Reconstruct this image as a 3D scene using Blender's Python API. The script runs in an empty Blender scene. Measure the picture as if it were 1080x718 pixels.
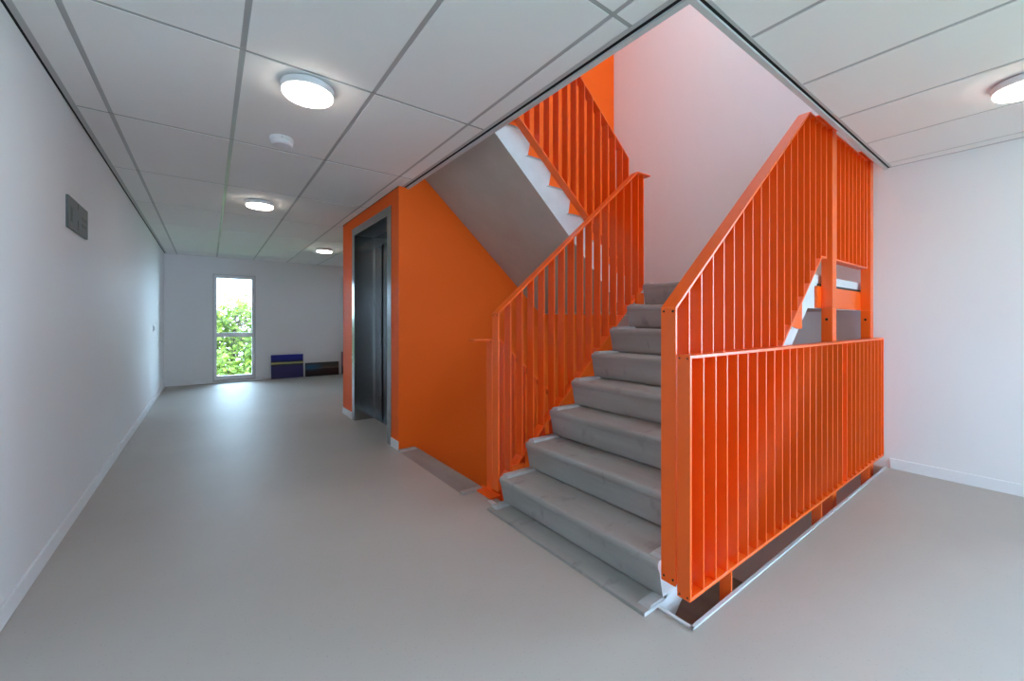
import bpy, bmesh, math, random
from mathutils import Vector
R = random.Random(7)
sc = bpy.context.scene
COL = sc.collection

# ------------------------------------------------------------------ materials
def new_mat(name):
    m = bpy.data.materials.new(name); m.use_nodes = True
    nt = m.node_tree
    return m, nt, nt.nodes['Principled BSDF']

def plain(name, col, rough=0.5, metal=0.0, spec=0.5, bump=0.0, bump_scale=200, var=0.0, var_scale=3.0):
    m, nt, b = new_mat(name)
    b.inputs['Base Color'].default_value = (*col, 1)
    b.inputs['Roughness'].default_value = rough
    b.inputs['Metallic'].default_value = metal
    b.inputs['Specular IOR Level'].default_value = spec
    if var > 0:
        tc = nt.nodes.new('ShaderNodeTexCoord'); n = nt.nodes.new('ShaderNodeTexNoise')
        n.inputs['Scale'].default_value = var_scale; n.inputs['Detail'].default_value = 4
        nt.links.new(tc.outputs['Object'], n.inputs['Vector'])
        cr = nt.nodes.new('ShaderNodeValToRGB')
        cr.color_ramp.elements[0].position = 0.3; cr.color_ramp.elements[1].position = 0.7
        cr.color_ramp.elements[0].color = (*[c*(1-var) for c in col], 1)
        cr.color_ramp.elements[1].color = (*[min(1, c*(1+var)) for c in col], 1)
        nt.links.new(n.outputs['Fac'], cr.inputs['Fac']); nt.links.new(cr.outputs['Color'], b.inputs['Base Color'])
    if bump > 0:
        tc = nt.nodes.new('ShaderNodeTexCoord'); n = nt.nodes.new('ShaderNodeTexNoise')
        n.inputs['Scale'].default_value = bump_scale; n.inputs['Detail'].default_value = 3
        nt.links.new(tc.outputs['Object'], n.inputs['Vector'])
        bp = nt.nodes.new('ShaderNodeBump'); bp.inputs['Strength'].default_value = bump; bp.inputs['Distance'].default_value = 0.002
        nt.links.new(n.outputs['Fac'], bp.inputs['Height']); nt.links.new(bp.outputs['Normal'], b.inputs['Normal'])
    return m

M_white = plain('white_wall_paint', (0.82, 0.82, 0.83), 0.6, bump=0.25, bump_scale=120)
M_orangewall = plain('orange_wall_paint', (0.95, 0.128, 0.004), 0.6, spec=0.25, bump=0.2, bump_scale=150)
M_orange = plain('orange_powder_coat', (0.97, 0.125, 0.007), 0.30, spec=0.5, bump=0.12, bump_scale=500)
M_skirt = plain('white_skirting', (0.83, 0.84, 0.86), 0.45)
M_tile = plain('ceiling_tile', (0.90, 0.90, 0.90), 0.85, bump=0.3, bump_scale=400)
M_tbar = plain('ceiling_runner', (0.46, 0.47, 0.48), 0.33, spec=0.6)
M_cross = plain('ceiling_cross_runner', (0.42, 0.425, 0.43), 0.7, spec=0.3)
M_edge = plain('edge_profile', (0.50, 0.51, 0.52), 0.4)
M_black = plain('shadow_gap', (0.006, 0.006, 0.007), 0.9)
M_fascia = plain('white_fascia', (0.62, 0.62, 0.63), 0.5)
M_pvc = plain('window_frame_white', (0.84, 0.86, 0.88), 0.35)
M_alu = plain('aluminium_trim', (0.72, 0.74, 0.78), 0.35, metal=0.25)
M_screw = plain('dark_screw', (0.015, 0.013, 0.013), 0.5, metal=0.4)
M_bolt = plain('zinc_bolt', (0.55, 0.55, 0.55), 0.35, metal=0.9)
M_slab = plain('slab_concrete', (0.45, 0.44, 0.43), 0.8, var=0.1)
M_whiteconc = plain('white_painted_concrete', (0.74, 0.75, 0.77), 0.6, var=0.05, var_scale=9)
M_soffit = plain('smooth_grey_soffit', (0.47, 0.44, 0.395), 0.65, var=0.05, var_scale=5)
M_lamp_body = plain('lamp_white_housing', (0.75, 0.76, 0.80), 0.4)
M_det = plain('detector_white', (0.78, 0.78, 0.82), 0.4)
M_gapshade = plain('plate_gap_shade', (0.02, 0.02, 0.022), 0.6)
M_ground = plain('lawn', (0.10, 0.19, 0.04), 0.9, var=0.4, var_scale=2)
M_bark = plain('bark', (0.10, 0.075, 0.055), 0.9, bump=0.6, bump_scale=40)
M_sign = plain('sign_grey', (0.13, 0.15, 0.155), 0.5)
M_signmark = plain('sign_dark_marking', (0.065, 0.075, 0.08), 0.5)

def floor_mat():
    m, nt, b = new_mat('grey_vinyl_floor')
    tc = nt.nodes.new('ShaderNodeTexCoord')
    L = nt.links
    n1 = nt.nodes.new('ShaderNodeTexNoise'); n1.inputs['Scale'].default_value = 0.9; n1.inputs['Detail'].default_value = 5
    L.new(tc.outputs['Object'], n1.inputs['Vector'])
    c1 = nt.nodes.new('ShaderNodeValToRGB')
    c1.color_ramp.elements[0].position = 0.3; c1.color_ramp.elements[1].position = 0.72
    c1.color_ramp.elements[0].color = (0.455, 0.417, 0.385, 1); c1.color_ramp.elements[1].color = (0.515, 0.475, 0.438, 1)
    L.new(n1.outputs['Fac'], c1.inputs['Fac'])
    # fine speckles
    v = nt.nodes.new('ShaderNodeTexVoronoi'); v.inputs['Scale'].default_value = 85
    L.new(tc.outputs['Object'], v.inputs['Vector'])
    ms = nt.nodes.new('ShaderNodeMath'); ms.operation = 'LESS_THAN'; ms.inputs[1].default_value = 0.17
    L.new(v.outputs['Distance'], ms.inputs[0])
    sep = nt.nodes.new('ShaderNodeSeparateColor'); L.new(v.outputs['Color'], sep.inputs['Color'])
    gt = nt.nodes.new('ShaderNodeMath'); gt.operation = 'GREATER_THAN'; gt.inputs[1].default_value = 0.72
    L.new(sep.outputs['Red'], gt.inputs[0])
    mm = nt.nodes.new('ShaderNodeMath'); mm.operation = 'MULTIPLY'
    L.new(ms.outputs[0], mm.inputs[0]); L.new(gt.outputs[0], mm.inputs[1])
    m2 = nt.nodes.new('ShaderNodeMath'); m2.operation = 'MULTIPLY'; m2.inputs[1].default_value = 0.45
    L.new(mm.outputs[0], m2.inputs[0])
    mix = nt.nodes.new('ShaderNodeMix'); mix.data_type = 'RGBA'
    mix.inputs['B'].default_value = (0.24, 0.23, 0.22, 1)
    L.new(m2.outputs[0], mix.inputs['Factor']); L.new(c1.outputs['Color'], mix.inputs['A'])
    L.new(mix.outputs['Result'], b.inputs['Base Color'])
    b.inputs['Roughness'].default_value = 0.36
    b.inputs['Specular IOR Level'].default_value = 0.55
    n3 = nt.nodes.new('ShaderNodeTexNoise'); n3.inputs['Scale'].default_value = 5; n3.inputs['Detail'].default_value = 3
    L.new(tc.outputs['Object'], n3.inputs['Vector'])
    mr = nt.nodes.new('ShaderNodeMapRange'); mr.inputs['To Min'].default_value = 0.45; mr.inputs['To Max'].default_value = 0.56
    L.new(n3.outputs['Fac'], mr.inputs['Value']); L.new(mr.outputs['Result'], b.inputs['Roughness'])
    n2 = nt.nodes.new('ShaderNodeTexNoise'); n2.inputs['Scale'].default_value = 14; n2.inputs['Detail'].default_value = 2
    L.new(tc.outputs['Object'], n2.inputs['Vector'])
    bp = nt.nodes.new('ShaderNodeBump'); bp.inputs['Strength'].default_value = 0.12; bp.inputs['Distance'].default_value = 0.003
    L.new(n2.outputs['Fac'], bp.inputs['Height']); L.new(bp.outputs['Normal'], b.inputs['Normal'])
    return m
M_floor = floor_mat()

def concrete_mat():
    m, nt, b = new_mat('precast_concrete')
    L = nt.links
    tc = nt.nodes.new('ShaderNodeTexCoord')
    n1 = nt.nodes.new('ShaderNodeTexNoise'); n1.inputs['Scale'].default_value = 2.2; n1.inputs['Detail'].default_value = 5; n1.inputs['Roughness'].default_value = 0.5
    mp = nt.nodes.new('ShaderNodeMapping'); mp.inputs['Scale'].default_value = (3.0, 0.45, 3.0)
    L.new(tc.outputs['Object'], mp.inputs['Vector']); L.new(mp.outputs['Vector'], n1.inputs['Vector'])
    c1 = nt.nodes.new('ShaderNodeValToRGB')
    e = c1.color_ramp.elements
    e[0].position = 0.25; e[0].color = (0.275, 0.260, 0.245, 1)
    e[1].position = 0.72; e[1].color = (0.405, 0.388, 0.370, 1)
    L.new(n1.outputs['Fac'], c1.inputs['Fac'])
    # scuffs: dark smudges left by shoes on the risers
    n2 = nt.nodes.new('ShaderNodeTexNoise'); n2.inputs['Scale'].default_value = 6.5; n2.inputs['Detail'].default_value = 3; n2.inputs['Roughness'].default_value = 0.55
    mp2 = nt.nodes.new('ShaderNodeMapping'); mp2.inputs['Scale'].default_value = (1, 1.6, 0.8); mp2.inputs['Location'].default_value = (3.1, 0.4, 1.7)
    L.new(tc.outputs['Object'], mp2.inputs['Vector']); L.new(mp2.outputs['Vector'], n2.inputs['Vector'])
    r2 = nt.nodes.new('ShaderNodeMapRange'); r2.inputs['From Min'].default_value = 0.60; r2.inputs['From Max'].default_value = 0.80
    r2.inputs['To Max'].default_value = 0.6
    L.new(n2.outputs['Fac'], r2.inputs['Value'])
    mix = nt.nodes.new('ShaderNodeMix'); mix.data_type = 'RGBA'; mix.inputs['B'].default_value = (0.12, 0.115, 0.11, 1)
    L.new(r2.outputs['Result'], mix.inputs['Factor']); L.new(c1.outputs['Color'], mix.inputs['A'])
    L.new(mix.outputs['Result'], b.inputs['Base Color'])
    b.inputs['Roughness'].default_value = 0.6
    n3 = nt.nodes.new('ShaderNodeTexNoise'); n3.inputs['Scale'].default_value = 60; n3.inputs['Detail'].default_value = 4
    L.new(tc.outputs['Object'], n3.inputs['Vector'])
    bp = nt.nodes.new('ShaderNodeBump'); bp.inputs['Strength'].default_value = 0.25; bp.inputs['Distance'].default_value = 0.003
    L.new(n3.outputs['Fac'], bp.inputs['Height']); L.new(bp.outputs['Normal'], b.inputs['Normal'])
    return m
M_conc = concrete_mat()
M_rim = plain('pale_concrete_rim', (0.46, 0.46, 0.46), 0.55, var=0.06, var_scale=20)

def steel_mat(name, col, rough):
    m, nt, b = new_mat(name)
    L = nt.links
    b.inputs['Metallic'].default_value = 1.0
    b.inputs['Base Color'].default_value = (*col, 1)
    tc = nt.nodes.new('ShaderNodeTexCoord'); mp = nt.nodes.new('ShaderNodeMapping'); mp.inputs['Scale'].default_value = (260, 260, 1.2)
    n = nt.nodes.new('ShaderNodeTexNoise'); n.inputs['Scale'].default_value = 1.0; n.inputs['Detail'].default_value = 2
    L.new(tc.outputs['Object'], mp.inputs['Vector']); L.new(mp.outputs['Vector'], n.inputs['Vector'])
    mr = nt.nodes.new('ShaderNodeMapRange'); mr.inputs['To Min'].default_value = rough-0.07; mr.inputs['To Max'].default_value = rough+0.07
    L.new(n.outputs['Fac'], mr.inputs['Value']); L.new(mr.outputs['Result'], b.inputs['Roughness'])
    b.inputs['Anisotropic'].default_value = 0.5
    return m
M_steel = steel_mat('brushed_stainless', (0.37, 0.368, 0.37), 0.20)
M_steeldark = steel_mat('shaded_head_steel', (0.07, 0.07, 0.072), 0.35)  # steel colour darkened so the head of the reveal looks unlit
M_steeldoor = steel_mat('brushed_door_steel', (0.26, 0.26, 0.27), 0.24)

def emit(name, col, s):
    m = bpy.data.materials.new(name); m.use_nodes = True
    nt = m.node_tree; nt.nodes.clear()
    o = nt.nodes.new('ShaderNodeOutputMaterial'); e = nt.nodes.new('ShaderNodeEmission')
    e.inputs['Color'].default_value = (*col, 1); e.inputs['Strength'].default_value = s
    nt.links.new(e.outputs[0], o.inputs[0])
    return m
M_glow = emit('lamp_opal_diffuser', (1.0, 0.90, 0.76), 13.0)

def glass_mat():
    m = bpy.data.materials.new('thin_window_glass'); m.use_nodes = True
    nt = m.node_tree; nt.nodes.clear()
    o = nt.nodes.new('ShaderNodeOutputMaterial'); t = nt.nodes.new('ShaderNodeBsdfTransparent')
    g = nt.nodes.new('ShaderNodeBsdfGlossy'); g.inputs['Roughness'].default_value = 0.02
    t.inputs['Color'].default_value = (0.93, 0.96, 0.95, 1)
    fr = nt.nodes.new('ShaderNodeFresnel'); fr.inputs['IOR'].default_value = 1.45
    mx = nt.nodes.new('ShaderNodeMixShader')
    nt.links.new(fr.outputs[0], mx.inputs[0]); nt.links.new(t.outputs[0], mx.inputs[1]); nt.links.new(g.outputs[0], mx.inputs[2])
    nt.links.new(mx.outputs[0], o.inputs[0])
    return m
M_glass = glass_mat()

def leaf_mat():
    m, nt, b = new_mat('leaf_green')
    L = nt.links
    gi = nt.nodes.new('ShaderNodeNewGeometry')
    cr = nt.nodes.new('ShaderNodeValToRGB')
    cr.color_ramp.elements[0].color = (0.07, 0.13, 0.010, 1); cr.color_ramp.elements[1].color = (0.22, 0.27, 0.03, 1)
    L.new(gi.outputs['Random Per Island'], cr.inputs['Fac'])
    L.new(cr.outputs['Color'], b.inputs['Base Color'])
    b.inputs['Roughness'].default_value = 0.5
    tr = nt.nodes.new('ShaderNodeBsdfTranslucent'); L.new(cr.outputs['Color'], tr.inputs['Color'])
    mx = nt.nodes.new('ShaderNodeMixShader'); mx.inputs[0].default_value = 0.4
    out = nt.nodes['Material Output']
    L.new(b.outputs[0], mx.inputs[1]); L.new(tr.outputs[0], mx.inputs[2]); L.new(mx.outputs[0], out.inputs['Surface'])
    return m
M_leaf = leaf_mat()

def painting_mat(name, stops, wob=0.04, patch=None):
    """horizontal paint bands over the canvas height (object z from 0 to h, stops in metres) with brushy edges"""
    m, nt, b = new_mat(name)
    L = nt.links
    tc = nt.nodes.new('ShaderNodeTexCoord'); sp = nt.nodes.new('ShaderNodeSeparateXYZ')
    L.new(tc.outputs['Object'], sp.inputs[0])
    n = nt.nodes.new('ShaderNodeTexNoise'); n.inputs['Scale'].default_value = 4; n.inputs['Detail'].default_value = 5
    mp = nt.nodes.new('ShaderNodeMapping'); mp.inputs['Scale'].default_value = (1.0, 1.0, 4.0)
    L.new(tc.outputs['Object'], mp.inputs['Vector']); L.new(mp.outputs['Vector'], n.inputs['Vector'])
    ma = nt.nodes.new('ShaderNodeMath'); ma.operation = 'MULTIPLY_ADD'; ma.inputs[1].default_value = wob*2
    L.new(n.outputs['Fac'], ma.inputs[0])
    m0 = nt.nodes.new('ShaderNodeMath'); m0.operation = 'SUBTRACT'; m0.inputs[1].default_value = wob
    L.new(sp.outputs['Z'], m0.inputs[0]); L.new(m0.outputs[0], ma.inputs[2])
    cr = nt.nodes.new('ShaderNodeValToRGB')
    el = cr.color_ramp.elements
    el[0].position, el[0].color = stops[0][0], (*stops[0][1], 1)
    el[1].position, el[1].color = stops[-1][0], (*stops[-1][1], 1)
    for p, c in stops[1:-1]:
        q = el.new(p); q.color = (*c, 1)
    L.new(ma.outputs[0], cr.inputs['Fac'])
    last = cr.outputs['Color']
    if patch:
        # one dab of another colour at (x, z) with radius r
        x0, z0, rx, rz, colr = patch
        mp2 = nt.nodes.new('ShaderNodeMapping')
        mp2.inputs['Location'].default_value = (-x0/rx, 0, -z0/rz); mp2.inputs['Scale'].default_value = (1/rx, 0, 1/rz)
        L.new(tc.outputs['Object'], mp2.inputs['Vector'])
        gr = nt.nodes.new('ShaderNodeTexGradient'); gr.gradient_type = 'SPHERICAL'
        L.new(mp2.outputs['Vector'], gr.inputs['Vector'])
        mix = nt.nodes.new('ShaderNodeMix'); mix.data_type = 'RGBA'; mix.inputs['B'].default_value = (*colr, 1)
        L.new(gr.outputs['Fac'], mix.inputs['Factor']); L.new(last, mix.inputs['A']); last = mix.outputs['Result']
    L.new(last, b.inputs['Base Color']); b.inputs['Roughness'].default_value = 0.55
    return m

# ------------------------------------------------------------------ geometry helpers
class MB:
    def __init__(s): s.v = []; s.f = []; s.mi = []
    def add(s, vs, fs, mi=0):
        o = len(s.v); s.v += [tuple(p) for p in vs]
        for q in fs: s.f.append([i+o for i in q]); s.mi.append(mi)
    def box(s, x0, x1, y0, y1, z0, z1, mi=0):
        s.add([(x0,y0,z0),(x1,y0,z0),(x1,y1,z0),(x0,y1,z0),(x0,y0,z1),(x1,y0,z1),(x1,y1,z1),(x0,y1,z1)],
              [(0,3,2,1),(4,5,6,7),(0,1,5,4),(1,2,6,5),(2,3,7,6),(3,0,4,7)], mi)
    def prism_xz(s, poly, y0, y1, mi=0, side_mi=None):
        """polygon in the XZ plane extruded along Y; side_mi = material of its two end faces"""
        n = len(poly)
        s.add([(x, y0, z) for x, z in poly]+[(x, y1, z) for x, z in poly], [], mi)
        o = len(s.v)-2*n
        e = mi if side_mi is None else side_mi
        s.f.append([o+i for i in range(n)]); s.mi.append(e)
        s.f.append([o+n+i for i in reversed(range(n))]); s.mi.append(e)
        for i in range(n):
            j = (i+1) % n
            s.f.append([o+i, o+n+i, o+n+j, o+j]); s.mi.append(mi)
    def ring_xz(s, poly, t, y0, y1, mi=0):
        """closed flat-bar frame following polygon outline (XZ), bar thickness t inwards"""
        n = len(poly)
        area = sum(poly[i][0]*poly[(i+1)%n][1]-poly[(i+1)%n][0]*poly[i][1] for i in range(n))
        sg = 1 if area > 0 else -1
        inn = []
        for i in range(n):
            p0, p1, p2 = Vector(poly[i-1]), Vector(poly[i]), Vector(poly[(i+1)%n])
            d1 = (p1-p0).normalized(); d2 = (p2-p1).normalized()
            n1 = Vector((-d1.y, d1.x))*sg; n2 = Vector((-d2.y, d2.x))*sg
            bi = (n1+n2); bi = bi/ max(1e-6, bi.length_squared) * 2
            q = p1+bi*t
            inn.append((q.x, q.y))
        o = len(s.v)
        s.v += [(x,y0,z) for x,z in poly]+[(x,y0,z) for x,z in inn]+[(x,y1,z) for x,z in poly]+[(x,y1,z) for x,z in inn]
        for i in range(n):
            j = (i+1) % n
            for q in ((i,j,n+j,n+i),(2*n+i,3*n+i,3*n+j,2*n+j),(i,2*n+i,2*n+j,j),(n+i,n+j,3*n+j,3*n+i)):
                s.f.append([o+k for k in q]); s.mi.append(mi)
    def lathe(s, prof, c, axis='z', seg=40, mi=0):
        """profile [(r, h)...] turned about an axis through c; ends closed when r = 0"""
        o = len(s.v)
        for r, hh in prof:
            for k in range(seg):
                a = 2*math.pi*k/seg
                u, w = r*math.cos(a), r*math.sin(a)
                p = (u, w, hh) if axis == 'z' else ((u, hh, w) if axis == 'y' else (hh, u, w))
                s.v.append((c[0]+p[0], c[1]+p[1], c[2]+p[2]))
        for i in range(len(prof)-1):
            for k in range(seg):
                k2 = (k+1) % seg
                s.f.append([o+i*seg+k, o+i*seg+k2, o+(i+1)*seg+k2, o+(i+1)*seg+k]); s.mi.append(mi)
        for e in (0, len(prof)-1):
            s.f.append([o+e*seg+k for k in range(seg)]); s.mi.append(mi)
    def tube(s, pts, rad, seg=8, mi=0):
        rings = []
        for i, p in enumerate(pts):
            p = Vector(p)
            d = (Vector(pts[min(i+1, len(pts)-1)])-Vector(pts[max(i-1, 0)])).normalized()
            a = d.orthogonal().normalized(); b = d.cross(a)
            r = rad[i] if isinstance(rad, (list, tuple)) else rad
            o = len(s.v)
            for k in range(seg):
                t = 2*math.pi*k/seg
                s.v.append(tuple(p+a*r*math.cos(t)+b*r*math.sin(t)))
            rings.append(o)
        for i in range(len(rings)-1):
            for k in range(seg):
                k2 = (k+1) % seg
                s.f.append([rings[i]+k, rings[i]+k2, rings[i+1]+k2, rings[i+1]+k]); s.mi.append(mi)
        for o in (rings[0], rings[-1]):
            s.f.append([o+k for k in range(seg)]); s.mi.append(mi)
    def build(s, name, mats, parent=None, bevel=0, smooth=False, origin=None, seg=2):
        me = bpy.data.meshes.new(name)
        if origin is None:
            origin = (0, 0, 0)
        vs = [(x-origin[0], y-origin[1], z-origin[2]) for x, y, z in s.v]
        me.from_pydata(vs, [], s.f)
        if not isinstance(mats, (list, tuple)): mats = [mats]
        for m in mats: me.materials.append(m)
        for p, i in zip(me.polygons, s.mi):
            p.material_index = i; p.use_smooth = smooth
        bm = bmesh.new(); bm.from_mesh(me); bmesh.ops.recalc_face_normals(bm, faces=bm.faces); bm.to_mesh(me); bm.free()
        o = bpy.data.objects.new(name, me); COL.objects.link(o)
        o.location = origin
        if parent is not None:
            o.parent = parent
            o.location = Vector(origin)-parent_world(parent)
        if bevel > 0:
            b = o.modifiers.new('bevel', 'BEVEL'); b.width = bevel; b.segments = seg; b.limit_method = 'ANGLE'; b.angle_limit = math.radians(40)
        return o

def parent_world(p):
    v = Vector((0, 0, 0))
    while p is not None:
        v += p.location; p = p.parent
    return v

def empty(name, loc):
    o = bpy.data.objects.new(name, None); COL.objects.link(o); o.location = loc; o.empty_display_size = 0.1
    return o

def tag(o, label, cat, group=None, kind=None):
    o['label'] = label; o['category'] = cat
    if group: o['group'] = group
    if kind: o['kind'] = kind
    return o

def S(o, label, cat):
    return tag(o, label, cat, kind='structure')

# ------------------------------------------------------------------ the place (metres; X across, Y along the corridor)
XL, XR = -0.655, 4.465          # left wall, right wall
YF, YB = -3.30, 10.11           # wall behind the viewer, far wall
H = 2.48                        # suspended ceiling
ST = 3.072                      # storey height
ZLO, ZTOP = -ST, 5.60
XO, YO0, YO1 = 1.513, 0.885, 3.770   # stair opening
XLIFT = 1.413                   # orange lift front
YLB = 5.78                      # far end of the lift block
RISE, GO = 0.192, 0.217

# ---- floor slab with the stair opening
mb = MB()
for (x0, x1, y0, y1) in ((XL-.2, 1.405, YF-.2, YB+.2), (1.405, XR+.2, YF-.2, YO0), (1.405, XR+.2, YO1+.01, YB+.2),
                         (1.405, XO, YO0, 1.035), (1.405, 1.417, 1.035, 2.237), (1.405, XO, 2.237, 2.528)):
    mb.box(x0, x1, y0, y1, -0.30, 0.0)
S(mb.build('floor', M_floor), 'grey speckled vinyl floor running down the corridor and around the stairs', 'floor')
mb = MB(); mb.box(XL-.2, XR+.2, YF-.2, YB+.2, ZLO-.2, ZLO)
S(mb.build('floor_lower', M_floor), 'floor of the storey below, glimpsed down the stair opening', 'floor')
# upper slab and roof
for (x0, x1, y0, y1, where) in ((XL-.2, 1.484, YF-.2, YB+.2, 'over the corridor'), (1.484, XR+.2, YF-.2, 0.867, 'over the right side of the room'), (1.484, XR+.2, YO1+.01, YB+.2, 'over the lift')):
    mb = MB(); mb.box(x0, x1, y0, y1, 2.78, ST)
    S(mb.build('ceiling_slab', M_slab), 'concrete slab above the suspended ceiling '+where, 'ceiling')
mb = MB(); mb.box(XL-.2, XR+.2, YF-.2, YB+.2, ZTOP, ZTOP+.2)
S(mb.build('ceiling_upper', M_white), 'white ceiling of the storey above the stairs', 'ceiling')

# ---- walls
mb = MB(); mb.box(XL-.2, XL, YF, YB, ZLO, ZTOP)
S(mb.build('wall_left', M_white), 'long white wall on the left of the corridor with a small grey sign', 'wall')
SY0, SY1, SZ0, SZ1 = 7.9, 8.6, 1.10, 2.00
mb = MB()
RY0, RY1, RZ0, RZ1 = -2.9, -0.40, 0.04, 2.42
for (y0, y1, z0, z1) in ((YF, RY0, ZLO, ZTOP), (RY1, SY0, ZLO, ZTOP), (RY0, RY1, ZLO, RZ0), (RY0, RY1, RZ1, ZTOP),
                         (SY1, YB, ZLO, ZTOP), (SY0, SY1, ZLO, SZ0), (SY0, SY1, SZ1, ZTOP)):
    mb.box(XR, XR+.2, y0, y1, z0, z1)
S(mb.build('wall_right', M_white), 'tall white wall behind the staircase and right of the orange railing', 'wall')
# far wall with window opening
WX0, WX1, WZ0, WZ1 = 0.062, 0.768, 0.028, 2.148
mb = MB()
for (x0, x1, z0, z1) in ((XL-.2, WX0, ZLO, ZTOP), (WX1, XR+.2, ZLO, ZTOP), (WX0, WX1, ZLO, WZ0), (WX0, WX1, WZ1, ZTOP)):
    mb.box(x0, x1, YB, YB+.30, z0, z1)
S(mb.build('wall_back', M_white), 'white far end wall with a tall narrow window', 'wall')
# wall behind the viewer with a wide window on two storeys
FX0, FX1, FZ0, FZ1 = 1.8, 3.7, 0.06, 2.42
UX0, UX1, UZ0, UZ1 = 0.2, 4.3, ST+0.25, ST+2.35
mb = MB()
for (z0, z1, hole) in ((ZLO, FZ0, 0), (FZ0, FZ1, 1), (FZ1, UZ0, 0), (UZ0, UZ1, 1), (UZ1, ZTOP, 0)):
    if hole:
        mb.box(XL-.2, FX0, YF-.3, YF, z0, z1); mb.box(FX1, XR+.2, YF-.3, YF, z0, z1)
    else:
        mb.box(XL-.2, XR+.2, YF-.3, YF, z0, z1)
S(mb.build('wall_front', M_white), 'white wall behind the viewer with wide windows', 'wall')
# orange lift shaft
DY0, DY1, DZ = 4.070, 5.240, 2.262       # inside of the steel portal
mb = MB()
mb.box(XLIFT, XR, YO1, YO1+.18, ZLO, ZTOP)                 # stair side
mb.box(XLIFT, XLIFT+.60, YO1+.18, DY0, ZLO, ZTOP)          # pier right of the doors
mb.box(XLIFT, XLIFT+.60, DY1, YLB, ZLO, ZTOP)
mb.box(XLIFT, XLIFT+.60, DY0, DY1, DZ, ZTOP)
mb.box(XLIFT, XLIFT+.60, DY0, DY1, ZLO, -.31)
mb.box(XLIFT+.60, XR, YLB-.2, YLB, ZLO, ZTOP)
S(mb.build('wall_lift', M_orangewall), 'orange painted lift shaft wall beside the stairs', 'wall')

# ---- suspended ceiling: tiles, runners, edge profiles
gx = [0.1265+.601*k for k in range(-1, 8)]
gy = [2.327+1.2*k for k in range(-5, 8)]
mb = MB()
def cell_ranges(g, a, b):
    e = [a]+[q for q in g if a < q < b]+[b]
    return [(e[i], e[i+1]) for i in range(len(e)-1)]
def lay_tiles(x0, x1, y0, y1):
    for (a, b) in cell_ranges(gx, x0, x1):
        for (c, d) in cell_ranges(gy, y0, y1):
            ia = .012 if a > x0+1e-6 else 0; ib = .012 if b < x1-1e-6 else 0
            ic = .011 if c > y0+1e-6 else 0; id_ = .011 if d < y1-1e-6 else 0
            if b-a < .03 or d-c < .03: continue
            mb.box(a+ia, b-ib, c+ic, d-id_, H, H+.02)
XE, YE = 1.442, 0.839
lay_tiles(XL+.037, XE, YF, YO1)
lay_tiles(XL+.037, XLIFT-.004, YO1, YLB)
lay_tiles(XL+.037, XR, YLB, YB-.015)
lay_tiles(XE, XR-.02, YF, YE)
S(mb.build('ceiling', M_tile), 'suspended ceiling of large pale rectangular tiles', 'ceiling')
mb = MB()
for x in gx:
    if x < XE-.01: 
        y1 = YLB if x > XLIFT-.05 else YB-.015
        mb.box(x-.012, x+.012, YF, YB-.015, H+.004, H+.03)
    elif x < XR:
        mb.box(x-.012, x+.012, YF, YE, H+.004, H+.03); mb.box(x-.012, x+.012, YLB, YB-.015, H+.004, H+.03)
S(mb.build('trim_1', M_tbar), 'long grey metal ceiling runners between the tiles', 'ceiling trim')
mb = MB()
for y in gy:
    if y < YF: continue
    xe = XE if y < YO1 else (XLIFT-.004 if y < YLB else XR)
    if y < YE: xe = XR-.02
    if y < YB-.02: mb.box(XL+.037, xe, y-.012, y+.012, H+.003, H+.029)
S(mb.build('trim_2', M_cross), 'short grey ceiling runners crossing between the tiles', 'ceiling trim')
# edge profiles and flush black strips painting in the shade of the gaps
mb = MB()
mb.box(XL+.011, XL+.037, YF, YB, H-.001, H+.03)
mb.box(XE, XE+.023, YF+1, YO1, H-.002, H+.03) if False else mb.box(XE, XE+.023, YE, YO1, H-.002, H+.03)
mb.box(XE, XR, YE, YE+.014, H-.002, H+.03)
mb.box(XL+.037, XR, YB-.015, YB, H-.001, H+.03)
mb.box(XR-.02, XR, YF, YE, H-.001, H+.03)
S(mb.build('trim_3', M_edge), 'grey edge profile along the rim of the suspended ceiling', 'ceiling trim')
mb = MB()
mb.box(XL, XL+.011, YF, YB, H-.001, H+.03)
mb.box(XE+.023, 1.484, YE+.014, YO1, H-.001, H+.04)
mb.box(XE+.023, XR, YE+.014, .867, H-.001, H+.04)
mb.box(XLIFT-.004, XLIFT, YO1, YLB, H-.006, H+.03)
S(mb.build('trim_4', M_black), 'flush black strip painting the shade of the gap at the edge of the suspended ceiling', 'ceiling trim')
mb = MB()
mb.box(1.484, 1.513, .867, YO1, H-.012, ST+.02)
mb.box(1.513, XR, .867, .894, H-.012, ST+.02)
S(mb.build('trim_5', M_fascia), 'pale fascia board lining the stair opening in the ceiling', 'ceiling trim')

# ---- skirting
def baseboard(name, x0, x1, y0, y1, label):
    mb = MB(); mb.box(x0, x1, y0, y1, 0.0, 0.085)
    S(mb.build(name, M_skirt, bevel=.004), label, 'baseboard')
baseboard('baseboard_left', XL, XL+.012, YF, YB, 'low white baseboard along the left corridor wall')
baseboard('baseboard_right', XR-.012, XR, YF, YO0-.03, 'low white baseboard along the right wall beside the orange railing')
mb = MB(); mb.box(XL+.012, WX0-.02, YB-.012, YB, 0, .085); mb.box(WX1+.02, XR, YB-.012, YB, 0, .085)
S(mb.build('baseboard_back', M_skirt, bevel=.004), 'low white baseboard along the far wall', 'baseboard')
mb = MB()
mb.box(XLIFT-.012, XLIFT, YO1+.0, 3.962, 0, .085); mb.box(XLIFT-.012, XLIFT, 5.345, YLB, 0, .085)
S(mb.build('baseboard_lift', M_skirt, bevel=.004), 'short white baseboard at the foot of the orange lift front', 'baseboard')

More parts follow.
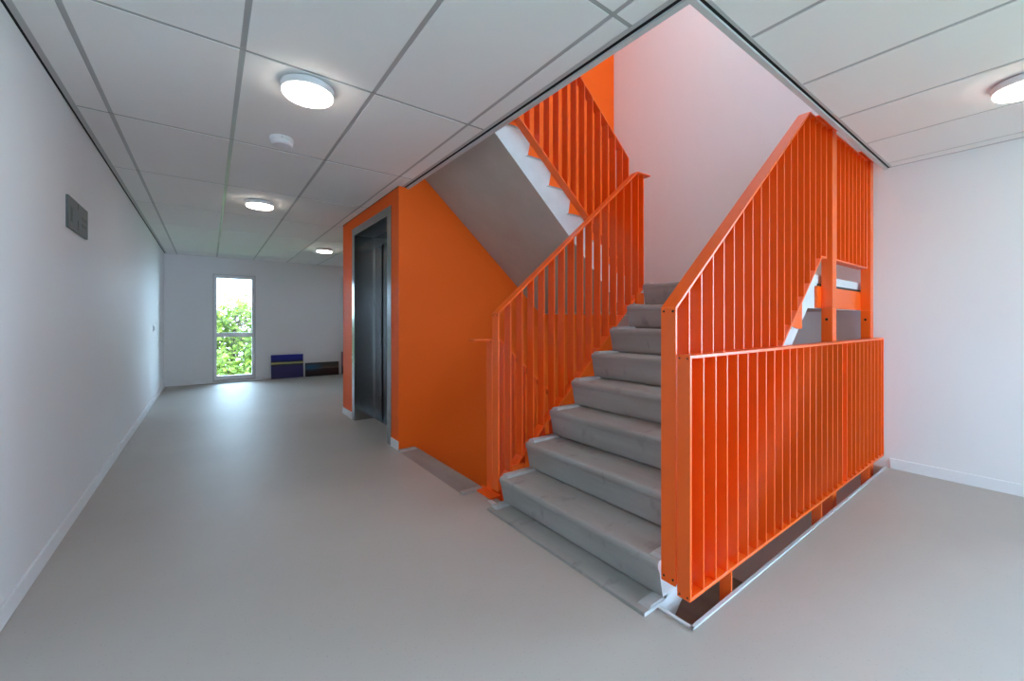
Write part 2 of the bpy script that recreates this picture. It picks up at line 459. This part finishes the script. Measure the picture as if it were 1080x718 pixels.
# ---- metal edge strip round the stair opening in the floor
mb = MB()
mb.box(XO-.012, XO+.004, YO0-.012, 1.030, 0.0, .008)
mb.box(XO-.012, XR-.012, YO0-.012, YO0+.004, 0.0, .008)
mb.box(XO, XO+.003, YO0, 1.030, -.30, .006)
mb.box(XO, XR-.012, YO0, YO0+.003, -.30, .006)
S(mb.build('trim_6', M_alu, bevel=.004), 'pale metal edge strip round the floor opening under the orange railing', 'floor trim')
mb = MB(); mb.box(XO-.026, XO+.003, 2.245, 2.34, 0.0, .008)
S(mb.build('trim_7', M_alu, bevel=.003), 'short pale metal strip on the floor edge between the two flights', 'floor trim')

# ------------------------------------------------------------------ far window
w = empty('window_1', ((WX0+WX1)/2, YB, WZ0)); S(w, 'tall narrow white window at the end of the corridor showing a green tree', 'window')
mb = MB()
for (a, b, c, d) in ((WX0, WX0+.018, WZ0, WZ1), (WX1-.018, WX1, WZ0, WZ1), (WX0+.018, WX1-.018, WZ0, WZ0+.03), (WX0+.018, WX1-.018, WZ1-.018, WZ1)):
    mb.box(a, b, YB-.008, YB+.12, c, d)
mb.build('reveal_lining', M_fascia, w)
mb = MB(); f0, f1 = WX0+.018, WX1-.018; g0, g1 = WZ0+.03, WZ1-.018
for (a, b, c, d) in ((f0, f0+.045, g0, g1), (f1-.045, f1, g0, g1), (f0+.045, f1-.045, g0, g0+.07), (f0+.045, f1-.045, g1-.06, g1)):
    mb.box(a, b, YB+.02, YB+.09, c, d)
mb.build('frame', M_pvc, w, bevel=.004)
mb = MB(); mb.box(f0+.045, f1-.045, YB+.02, YB+.09, .900, .985)
mb.build('transom', M_pvc, w, bevel=.004)
for (c, d) in ((g0+.07, .900), (.985, g1-.06)):
    mb = MB(); mb.box(f0+.045, f1-.045, YB+.052, YB+.058, c, d); mb.build('pane', M_glass, w)

def rear_window(name, x0, x1, z0, z1, label):
    w = empty(name, ((x0+x1)/2, YF-.15, z0)); S(w, label, 'window')
    mb = MB()
    xs = [x0, (2*x0+x1)/3, (x0+2*x1)/3, x1]
    for q in xs: mb.box(max(x0, q-.03), min(x1, q+.03), YF-.2, YF-.12, z0, z1)
    mb.box(x0, x1, YF-.2, YF-.12, z0, z0+.06); mb.box(x0, x1, YF-.2, YF-.12, z1-.06, z1)
    mb.build('frame', M_pvc, w)
    mb = MB(); mb.box(x0+.02, x1-.02, YF-.165, YF-.160, z0+.02, z1-.02); mb.build('pane', M_glass, w)
rear_window('window_2', FX0, FX1, FZ0, FZ1, 'wide three-light window in the wall behind the viewer')
rear_window('window_3', UX0, UX1, UZ0, UZ1, 'wide three-light window of the storey above')

def side_window(name, y0, y1, z0, z1, label):
    w = empty(name, (XR+.1, (y0+y1)/2, z0)); S(w, label, 'window')
    mb = MB()
    for q in (y0, (y0+y1)/2-.03, y1-.06): mb.box(XR+.05, XR+.13, q, q+.06, z0, z1)
    for q in (z0, z1-.06): mb.box(XR+.05, XR+.13, y0, y1, q, q+.06)
    mb.build('frame', M_pvc, w)
    mb = MB(); mb.box(XR+.085, XR+.09, y0+.02, y1-.02, z0+.02, z1-.02); mb.build('pane', M_glass, w)
side_window('window_4', SY0, SY1, SZ0, SZ1, 'side window of the end hall hidden behind the lift block')
side_window('window_5', RY0, RY1, RZ0, RZ1, 'tall side window in the right wall beside the viewer')

# ------------------------------------------------------------------ lift entrance
e = empty('elevator_entrance', (XLIFT, 4.65, 0)); tag(e, 'brushed steel elevator entrance with dark sliding doors in the orange wall', 'elevator')
OY0, OY1, OZ = 3.964, 5.335, 2.345
mb = MB()
# U-shaped architrave on the wall face, then the deep reveal lining
for (a, b, c, d) in ((OY0, DY0+.004, 0, OZ), (DY1-.004, OY1, 0, OZ), (DY0+.004, DY1-.004, DZ-.004, OZ)):
    mb.box(XLIFT-.006, XLIFT+.002, a, b, c, d)
mb.build('architrave', M_steel, e, bevel=.0015)
mb = MB()
mb.box(XLIFT+.001, 1.665, DY1-.006, DY1, 0, DZ); mb.build('reveal_side', M_steel, e)
mb = MB(); mb.box(XLIFT+.001, 1.665, DY0, DY0+.006, 0, DZ); mb.build('reveal_side', M_steel, e)
mb = MB(); mb.box(XLIFT+.001, 1.645, DY0+.006, DY1-.006, DZ-.006, DZ); mb.build('reveal_head', M_steeldark, e)
mb = MB()
hz = 2.135
mb.box(1.640, 1.78, DY1-.040, DY1-.006, 0, DZ-.006); mb.box(1.640, 1.78, DY0+.006, DY0+.040, 0, DZ-.006)
mb.box(1.640, 1.70, DY0+.040, DY1-.040, hz, DZ-.006)
mb.build('door_frame', M_steel, e, bevel=.002)
mb = MB(); mb.box(1.705, 1.725, 5.142, DY1-.041, .012, hz+.01); mb.build('door_panel', M_steeldoor, e)
mb = MB(); mb.box(1.720, 1.740, DY0+.041, 5.114, .012, hz+.01); mb.build('door_panel', M_steeldoor, e)
mb = MB(); mb.box(1.735, 1.76, DY0+.040, DY1-.040, 0.0, hz+.02); mb.build('door_backing', M_black, e)
mb = MB(); mb.box(1.640, 1.735, DY0+.040, DY1-.040, -.002, .010); mb.build('door_sill', M_steel, e)

# ------------------------------------------------------------------ stairs
def step_profile(x, z, zprev, s=1):
    """points from the foot of a riser up to its rounded nose and onto the tread (s = direction of climb)"""
    pts = [(x+s*.066, zprev), (x+s*.048, zprev+.004), (x+s*.038, zprev+.014), (x+s*.033, zprev+.030), (x+s*.012, z-.052), (x+s*.002, z-.032), (x, z-.018), (x+s*.003, z-.008), (x+s*.010, z-.002), (x+s*.020, z)]
    return pts

def make_flight(name, xn, s, y0, y1, z0, n, foot, head, label, soffit_drop=.394, foot_clip=None, head_bottom=None):
    """precast flight: nosing 1 at X = xn, climbing in direction s from z0; foot/head = X of its lower and upper ends"""
    t = empty(name, (xn, (y0+y1)/2, z0)); tag(t, label, 'stairs', 'precast concrete stair flights')
    top = []
    zz = z0
    top.append((foot, z0+.004 if foot_clip else z0))
    if foot_clip: top[0] = (foot, z0+.014)
    for k in range(n):
        z = z0+RISE*(k+1)
        zp = zz+(.014 if (k == 0 and foot_clip) else 0)
        top += step_profile(xn+s*GO*k, z, zp, s)
        zz = z
    zt = z0+RISE*n
    top.append((head, zt))
    def soff(x): return z0+RISE+(x-xn)*s*(RISE/GO)-soffit_drop
    low = []
    hb = head_bottom if head_bottom is not None else zt-.236
    xk = xn+s*((hb-(z0+RISE)+soffit_drop)*GO/RISE)         # where soffit meets the level underside
    low.append((head, hb))
    low.append((xk, hb))
    zb = z0-.23
    xb = xn+s*((zb-(z0+RISE)+soffit_drop)*GO/RISE)
    if (xb-foot)*s > 0:
        low.append((xb, zb)); low.append((foot, zb))
    else:
        low.append((foot, soff(foot)))
    poly = top+low
    # face materials: walking surface concrete, underside smooth grey, sides white
    mb = MB()
    nT = len(top)
    npoly = len(poly)
    o = 0
    mb.v += [(x, y0, z) for x, z in poly]+[(x, y1, z) for x, z in poly]
    mb.f.append(list(range(npoly))); mb.mi.append(1)
    mb.f.append([npoly+i for i in reversed(range(npoly))]); mb.mi.append(1)
    for i in range(npoly):
        j = (i+1) % npoly
        mb.f.append([i, npoly+i, npoly+j, j]); mb.mi.append(0 if i < nT-1 or i >= npoly-1 else 2)
    body = mb.build('flight_body', [M_conc, M_whiteconc, M_soffit], t)
    # raised rims along both tread ends
    W, HT, BV = .058, .014, .014
    if foot_clip: W = .062
    for k in range(-1 if foot_clip else 0, n):
        if k < 0:
            xa, xb_, z = foot+s*.028, xn+s*.066, z0+.014
        else:
            xa, xb_, z = xn+s*(GO*k+.022), xn+s*(GO*(k+1)+.045), z0+RISE*(k+1)
            if k == n-1: xb_ = head
        for (ya, yb, inner) in ((y0, y0+W, 1), (y1-W, y1, 0)):
            if k >= 0 and k < n-1 or k < 0 or k == n-1:
                mb = MB()
                xi = xa+s*.014
                if inner:   # inner bevel towards +Y
                    P = [(xa, ya, z-.004), (xb_, ya, z-.004), (xb_, yb, z-.004), (xa, yb, z-.004),
                         (xi, ya, z+HT), (xb_, ya, z+HT), (xb_, yb-BV, z+HT), (xi, yb-BV, z+HT)]
                else:
                    P = [(xa, ya, z-.004), (xb_, ya, z-.004), (xb_, yb, z-.004), (xa, yb, z-.004),
                         (xi, ya+BV, z+HT), (xb_, ya+BV, z+HT), (xb_, yb, z+HT), (xi, yb, z+HT)]
                mb.add(P, [(0,3,2,1),(4,5,6,7),(0,1,5,4),(1,2,6,5),(2,3,7,6),(3,0,4,7)])
                mb.build('tread_rim', M_rim, t)
    return t

FY0, FY1 = 1.037, 2.235      # up flight
GY0, GY1 = 2.530, YO1-.004   # return flights along the orange wall
make_flight('stair_flight', 1.510, 1, FY0, FY1, 0.0, 8, 1.418, 3.190, 'grey precast concrete stair flight climbing away in the centre, nearest the viewer', foot_clip=True, head_bottom=1.30)
UX = 3.100
make_flight('stair_flight', UX, -1, GY0, GY1, 8*RISE, 8, 3.190, 1.488, 'upper stair flight seen from below, grey underside against the orange wall', head_bottom=16*RISE-.236)
make_flight('stair_flight', UX+.02, -1, GY0, GY1, -8*RISE, 8, 3.190, 1.405, 'descending stair flight whose top concrete strip lies flush in the floor by the lift', head_bottom=-.236)
# rim blocks at the head of the descending flight are its last tread rims

def landing(name, z, label, plate):
    t = empty(name, (3.8, 2.4, z)); tag(t, label, 'landing')
    mb = MB(); mb.box(3.192, XR-.002, FY0, GY1, z-.236, z, 0)
    o = mb.build('slab', [M_conc, M_whiteconc, M_soffit], t)
    for p in o.data.polygons:
        n = p.normal
        p.material_index = 0 if n.z > .5 else (2 if n.z < -.5 else 1)
    if plate:
        mb = MB(); mb.box(3.33, 4.415, 1.018, 1.034, z-.232, z-.080)
        mb.build('edge_plate', M_orange, t, bevel=.002)
        mb = MB(); mb.box(3.38, 4.40, 1.026, 1.036, z-.080, z-.062)
        mb.build('plate_gap', M_gapshade, t)  # dark box painting in the shade of the gap above the plate
    return t
landing('stair_landing', 8*RISE, 'white edged concrete half landing behind the tall orange railing', True)
landing('stair_landing', -8*RISE, 'dim concrete half landing of the flight below, seen through the floor slot', False)

# ------------------------------------------------------------------ orange steel railings
BT = 0.008        # baluster thickness
FT = 0.012         # frame bar thickness
def poly_zrange(poly, x):
    zs = []
    n = len(poly)
    for i in range(n):
        (xa, za), (xb, zb) = poly[i], poly[(i+1) % n]
        if (xa-x)*(xb-x) < 0: zs.append(za+(zb-za)*(x-xa)/(xb-xa))
    return (min(zs), max(zs)) if len(zs) >= 2 else None

def railing(t, poly, xs, y0, y1, t_frame=FT):
    mb = MB(); mb.ring_xz(poly, t_frame, y0, y1)
    fr = mb.build('frame', M_orange, t, bevel=.0012, seg=1)
    proto = {}
    for x in xs:
        r = poly_zrange(poly, x+BT/2)
        if not r: continue
        a = r[0]+t_frame*.8; b = r[1]-t_frame*.8
        # slanted ends follow the rails
        r2 = [poly_zrange(poly, q) for q in (x, x+BT)]
        if None in r2: r2 = [r, r]
        P = [(x, r2[0][0]+.006), (x+BT, r2[1][0]+.006), (x+BT, r2[1][1]-.006), (x, r2[0][1]-.006)]
        mb = MB(); mb.prism_xz(P, y0+.001, y1-.001)
        mb.build('baluster', M_orange, t)
    return fr

def screws(t, pts, r=.0042, axis='x', d=.002):
    for p in pts:
        mb = MB(); mb.lathe([(r*.6, -d), (r, -d*.4), (r, d)], p, axis, 12)
        mb.build('screw', M_screw, t)

# --- waist-high guard at the floor edge
GA, GB = .889, .946
t = empty('guard_railing', (3.0, .914, 0)); tag(t, 'waist-high orange railing along the floor edge at right, in front of the tall one', 'railing', 'orange steel railings')
poly = [(1.508, .098), (4.445, .098), (4.445, 1.075), (1.508, 1.075)]
railing(t, poly, [1.511+.0983*k for k in range(1, 30)], GA, GB, .0135)
screws(t, [(1.5072, y, z) for y in (GA+.011, GB-.012) for z in (1.062, .112)], .0036)
for x in (1.842, 2.978, 4.02):
    mb = MB(); mb.box(x, x+.010, GA, GB-.004, -.24, .10)
    mb.build('support_bar', M_orange, t, bevel=.001, seg=1)
    mb = MB(); mb.box(x, x+.16, YO0+.005, YO0+.013, -.24, -.07)
    mb.build('fixing_plate', M_orange, t)

# --- tall outer guard of the up flight
UA, UB = .952, 1.020
t = empty('stair_railing', (2.4, .985, 0)); tag(t, 'tall orange railing rising to the ceiling on the outer side of the near flight', 'railing', 'orange steel railings')
poly = [(1.507, .128), (3.205, 1.630), (3.292, 1.632), (3.292, 2.528), (2.992, 2.526), (1.507, 1.268)]
railing(t, poly, [1.510+.0983*k for k in range(1, 18)], UA, UB)
screws(t, [(1.5062, y, z) for y in (UA+.012, UB-.014) for z in (1.252, .152)], .0046)
mb = MB(); mb.prism_xz([(2.72, 1.205), (2.92, 1.165), (2.99, 1.165), (2.99, 1.43), (2.93, 1.385)], UA+.045, UA+.053)
mb.build('fixing_plate', M_orange, t)
for (x, z) in ((2.80, 1.222), (2.765, 1.178)):
    mb = MB(); mb.lathe([(.011, -.020), (.013, -.018), (.013, -.006), (.018, -.005), (.018, 0)], (x, UA+.045, z), 'y', 6)
    mb.build('bolt', M_bolt, t)
# lower fixing to the stair flank
mb = MB(); mb.box(1.62, 1.72, UB-.004, FY0-.001, .12, .26); mb.build('fixing_plate', M_orange, t)

# --- landing guard: two posts with a panel of balusters
t = empty('landing_railing', (3.9, .985, 1.3)); tag(t, 'orange railing panel between two tall posts at the back landing, beside the right wall', 'railing', 'orange steel railings')
poly = [(3.497, 1.637), (4.262, 1.637), (4.262, 2.528), (3.497, 2.528)]
railing(t, poly, [3.497+.0956*k for k in range(1, 8)], UA+.004, UB)
for (a, b) in ((3.402, 3.486), (4.335, 4.420)):
    mb = MB(); mb.box(a, b, UA, 1.018, 1.304, 2.538)
    p = mb.build('post', M_orange, t, bevel=.003)
    mb = MB(); mb.box(a, b, UA, 1.018, -1.8, 1.3035)
    p2 = mb.build('post', M_orange, t, bevel=.003)
    mb = MB(); mb.lathe([(.006, -.002), (.009, -.001), (.009, .002)], (a-.0005, (UA+UB)/2, 1.225), 'x', 12); mb.build('screw', M_screw, p2)
    mb = MB(); mb.box(a-.26, b, UA-.006, UB, 2.538, 2.550); mb.build('head_plate', M_orange, t, bevel=.001)
mb = MB(); mb.box(4.262, 4.335, UA+.02, UA+.028, 2.42, 2.47); mb.build('bracket', M_orange, t)
mb = MB(); mb.box(4.262, 4.335, UA+.02, UA+.028, 1.70, 1.75); mb.build('bracket', M_orange, t)

# --- inner guard of the up flight
IA, IB = 2.252, 2.322
t = empty('stair_railing', (2.2, 2.287, 0)); tag(t, 'orange railing rising along the inner left side of the near flight', 'railing', 'orange steel railings')
poly = [(1.512, .085), (3.072, 1.505), (3.072, 2.530), (2.988, 2.526), (1.512, 1.268)]
railing(t, poly, [1.515+.0983*k for k in range(1, 16)], IA, IB)
mb = MB(); mb.box(3.070, 3.168, IA, IB, 2.518, 2.530); mb.build('rail_end', M_orange, t, bevel=.001, seg=1)
screws(t, [(1.5112, y, 1.252) for y in (IA+.012, IB-.014)], .0042)
for (x, z) in ((1.62, .10), (2.95, 1.32)):
    mb = MB(); mb.box(x, x+.10, FY1, IA+.004, z, z+.14); mb.build('fixing_plate', M_orange, t)

# --- inner guard of the descending flight
JA, JB = 2.440, 2.510
t = empty('stair_railing', (1.6, 2.475, 0)); tag(t, 'orange railing going down beside the descending flight, short stub at its top', 'railing', 'orange steel railings')
poly = [(1.586, -.005), (1.660, -.075), (3.100, -1.350), (3.100, -.195), (1.660, 1.080), (1.586, 1.084)]
railing(t, poly, [1.586+.0983*k for k in range(1, 15)], JA, JB)
mb = MB(); mb.box(1.442, 1.587, JA, JB, 1.072, 1.084); mb.build('rail_end', M_orange, t, bevel=.001, seg=1)
screws(t, [(1.5852, y, 1.068) for y in (JA+.014,)], .0042)
mb = MB(); mb.box(1.515, 1.600, 2.345, 2.570, .0, .012); mb.build('floor_plate', M_orange, t, bevel=.003)

# --- inner guard of the upper flight
t = empty('stair_railing', (2.4, 2.475, 1.6)); tag(t, 'upper orange railing above the underside of the upper flight, cut off by the ceiling', 'railing', 'orange steel railings')
sl = .846
poly = [(3.105, 1.640), (3.105, 2.728), (1.62, 2.728+1.485*sl), (1.540, 2.728+1.485*sl), (1.540, 1.640+1.565*sl)]
railing(t, poly, [1.630+.0983*k for k in range(0, 15)], JA, JB)
for (x, z) in ((1.75, 2.70), (2.98, 1.665)):
    mb = MB(); mb.box(x, x+.08, JB-.004, GY0, z, z+.12); mb.build('fixing_plate', M_orange, t)

# ------------------------------------------------------------------ ceiling lights and detector
def ceiling_light(x, y, label):
    t = empty('ceiling_light', (x, y, H)); tag(t, label, 'ceiling light', 'round ceiling lights')
    mb = MB(); mb.lathe([(.050, 0), (.050, -.010)], (x, y, H), 'z', 32); mb.build('spacer', M_lamp_body, t, smooth=False)
    mb = MB(); mb.lathe([(.020, -.008), (.127, -.008), (.130, -.012), (.128, -.040), (.125, -.044), (.020, -.044)], (x, y, H), 'z', 64)
    mb.build('housing', M_lamp_body, t)
    mb = MB(); mb.lathe([(.020, -.044), (.122, -.044), (.122, -.054), (.116, -.061), (.100, -.064), (.010, -.065)], (x, y, H), 'z', 64)
    mb.build('diffuser', M_glow, t)
ceiling_light(.425, 2.470, 'round lit ceiling light nearest the viewer in the corridor, beside the smoke detector')
ceiling_light(.430, 5.165, 'round lit ceiling light halfway down the corridor, level with the lift doors')
ceiling_light(1.605, 7.83, 'small looking lit round ceiling light farthest away, just left of the lift corner')
ceiling_light(3.415, .105, 'round lit ceiling light at the right edge, cut by the frame')
t = empty('smoke_detector', (.402, 3.290, H)); tag(t, 'small white round smoke detector on the corridor ceiling', 'smoke detector')
mb = MB(); mb.lathe([(.072, 0), (.074, -.006), (.074, -.022), (.070, -.028), (.020, -.028)], (.402, 3.290, H), 'z', 40); mb.build('base', M_det, t)
mb = MB(); mb.lathe([(.068, -.028), (.068, -.042), (.059, -.052), (.024, -.056), (.004, -.0565)], (.402, 3.290, H), 'z', 40); mb.build('cover', M_det, t)
mb = MB(); mb.lathe([(.003, -.001), (.003, .001)], (.396, 3.290-.0735, H-.013), 'y', 10); mb.build('indicator', M_screw, t)

# ------------------------------------------------------------------ sign on the left wall
t = empty('wall_sign', (XL, 3.72, 1.85)); tag(t, 'small grey plate sign with dark markings high on the left wall', 'sign')
mb = MB(); mb.box(XL, XL+.012, 3.485, 3.965, 1.757, 1.945); mb.build('plate', M_sign, t, bevel=.002)
for (a, b, c, d) in ((3.535, 3.575, 1.800, 1.885), (3.700, 3.715, 1.90, 1.936), (3.700, 3.712, 1.772, 1.835), (3.80, 3.91, 1.858, 1.873), (3.80, 3.91, 1.815, 1.830)):
    mb = MB(); mb.box(XL+.012, XL+.0135, a, b, c, d); mb.build('marking', M_signmark, t)

t = empty('light_switch', (XL, 8.20, 1.12)); tag(t, 'tiny grey light switch on the left wall near its far end', 'switch')
mb = MB(); mb.box(XL, XL+.010, 8.155, 8.245, 1.06, 1.16); mb.build('plate', M_alu, t, bevel=.003)
mb = MB(); mb.box(XL+.010, XL+.017, 8.172, 8.228, 1.08, 1.14); mb.build('rocker', M_tbar, t, bevel=.002)

# ------------------------------------------------------------------ paintings leaning on the far wall
def painting(x0, x1, h, y, lean, mat, label):
    mb = MB(); mb.box(x0, x1, y, y+.022, 0, h)
    o = mb.build('painting', mat, bevel=.002, origin=(x0, y, 0))
    o.rotation_euler = (-lean, 0, 0)
    tag(o, label, 'painting', 'paintings leaning on the far wall')
    return o
P1 = painting_mat('blue_landscape', [(0.0, (.030, .026, .125)), (.24, (.034, .026, .140)), (.295, (.012, .03, .03)), (.315, (.55, .50, .22)), (.338, (.42, .40, .16)), (.352, (.006, .012, .045)), (.40, (.010, .016, .24)), (.50, (.012, .018, .30))], .012)
P2 = painting_mat('dark_landscape', [(0.0, (.010, .006, .010)), (.10, (.022, .010, .014)), (.155, (.012, .010, .010)), (.175, (.11, .095, .075)), (.20, (.05, .05, .045)), (.30, (.03, .035, .035))], .03, patch=(.12, .20, .28, .09, (.0, .10, .22)))
P3 = painting_mat('pink_canvas', [(0.0, (.02, .02, .04)), (.16, (.03, .03, .05)), (.22, (.28, .13, .16)), (.5, (.34, .18, .20))], .02)
painting(1.036, 1.639, .503, 10.045, .075, P1, 'blue landscape painting with a yellow horizon line leaning on the far wall')
painting(1.678, 2.368, .300, 10.055, .10, P2, 'long low dark painting with a teal patch leaning on the far wall')
painting(2.425, 3.0, .515, 10.045, .075, P3, 'dim pinkish painting mostly hidden behind the orange lift corner')

# ------------------------------------------------------------------ outside
mb = MB(); mb.box(-40, 45, -40, 60, -6.5, -6.3)
S(mb.build('ground', M_ground), 'grass outside far below the window', 'ground')
def tree(x, y, top, rad, nleaf, label, base=-6.3, seed=1, low=-3.0):
    rr = random.Random(seed)
    t = empty('tree', (x, y, base)); tag(t, label, 'tree', 'trees outside the window')
    mb = MB()
    mb.tube([(x, y, base), (x+.05, y, base+2.5), (x-.03, y+.05, base+4.8), (x+.03, y, top-1.2), (x+.06, y, top-.2)], [.10, .08, .06, .035, .012], 8)
    tips = []
    for k in range(60):
        z0 = low+.2+(top-low-.5)*(k/60.0); a = rr.uniform(0, 2*math.pi); L = rad*rr.uniform(.55, 1.0)*(1-.35*max(0, (z0-low)/(top-low))**2)
        tip = (x+L*math.cos(a), y+L*math.sin(a), z0+L*rr.uniform(.25, .7))
        mid = (x+L*.5*math.cos(a+.15), y+L*.5*math.sin(a+.15), z0+L*.28)
        mb.tube([(x, y, z0), mid, tip], [.035, .02, .006], 5)
        tips.append((mid, tip))
    mb.build('trunk', M_bark, t)
    mb = MB()
    for k in range(nleaf):
        mid, tip = rr.choice(tips)
        f = rr.random()
        p = Vector(mid).lerp(Vector(tip), f*1.1)+Vector((rr.gauss(0, .20), rr.gauss(0, .20), rr.gauss(0, .20)))
        d = Vector((rr.gauss(0, 1), rr.gauss(0, 1), rr.gauss(0, .5)-.35)).normalized()
        u = d.orthogonal().normalized()
        Lf = rr.uniform(.13, .24); Wf = Lf*.28
        c = d.cross(u)*.02
        mb.add([p, p+d*Lf*.5+u*Wf+c, p+d*Lf, p+d*Lf*.5-u*Wf+c], [(0, 1, 2), (0, 2, 3)])
    mb.build('foliage', M_leaf, t)
tree(.72, 18.0, 1.75, 1.75, 9000, 'bright green leafy tree seen through the far window', seed=4)
tree(-1.8, 21.5, 1.2, 1.9, 6500, 'leafy tree at the left behind the window frame', seed=9)
tree(2.9, 22.5, 1.0, 1.9, 6500, 'leafy tree at the right behind the window frame', seed=15)

# ------------------------------------------------------------------ light
wd = bpy.data.worlds.new('sky'); sc.world = wd; wd.use_nodes = True
bg = wd.node_tree.nodes['Background']
bg.inputs['Color'].default_value = (0.54, 0.75, 1.0, 1); bg.inputs['Strength'].default_value = 16.0

def portal(name, x0, x1, y, z0, z1, into_plus_y):
    l = bpy.data.lights.new(name, 'AREA'); l.shape = 'RECTANGLE'; l.size = x1-x0; l.size_y = z1-z0
    l.cycles.is_portal = True
    o = bpy.data.objects.new(name, l); COL.objects.link(o)
    o.location = ((x0+x1)/2, y, (z0+z1)/2)
    o.rotation_euler = (math.radians(90), 0, 0 if not into_plus_y else math.radians(180))
    return o
portal('portal_rear', FX0, FX1, YF-.31, FZ0, FZ1, True)
portal('portal_upper', UX0, UX1, YF-.31, UZ0, UZ1, True)
portal('portal_far', WX0, WX1, YB+.31, WZ0, WZ1, False)

o = portal('portal_side', SY0, SY1, 0, SZ0, SZ1, True); o.location = (XR+.21, (SY0+SY1)/2, (SZ0+SZ1)/2); o.rotation_euler = (math.radians(90), 0, math.radians(90))
o = portal('portal_near', RY0, RY1, 0, RZ0, RZ1, True); o.location = (XR+.21, (RY0+RY1)/2, (RZ0+RZ1)/2); o.rotation_euler = (math.radians(90), 0, math.radians(90))
sun = bpy.data.lights.new('sun', 'SUN'); sun.energy = 8; sun.angle = math.radians(1); sun.color = (1, .95, .85)
so = bpy.data.objects.new('sun', sun); COL.objects.link(so)
so.rotation_euler = Vector((.80, -.03, -.62)).to_track_quat('-Z', 'Y').to_euler()

# unseen point lamps added to brighten the storeys above and below
def fill_lamp(x, y, z, power):
    l = bpy.data.lights.new('storey_fill', 'POINT'); l.energy = power; l.shadow_soft_size = .13; l.color = (.93, .95, 1)
    o = bpy.data.objects.new('storey_fill', l); COL.objects.link(o); o.location = (x, y, z)
fill_lamp(2.9, 1.7, ZTOP-.25, 34)
fill_lamp(.42, 2.47, -.75, 14)

# ------------------------------------------------------------------ camera
cd = bpy.data.cameras.new('camera'); cam = bpy.data.objects.new('camera', cd); COL.objects.link(cam)
cam.location = (0, 0, 1.21)
cam.rotation_euler = (math.radians(90), 0, -math.radians(37.472))
cd.sensor_fit = 'HORIZONTAL'; cd.sensor_width = 36
cd.lens = 433.54/1080*36
cd.shift_x = -(552.56-540)/1080
cd.shift_y = -(359-338.95)/1080
cd.clip_start = .02; cd.clip_end = 200
sc.camera = cam

vs = sc.view_settings
vs.view_transform = 'Standard'; vs.look = 'None'; vs.gamma = 1; vs.use_curve_mapping = False
vs.exposure = 0.52
cy = sc.cycles
cy.use_denoising = True
cy.max_bounces = 14; cy.diffuse_bounces = 8; cy.glossy_bounces = 5; cy.transparent_max_bounces = 16
cy.caustics_reflective = False; cy.caustics_refractive = False
cy.sample_clamp_indirect = 8
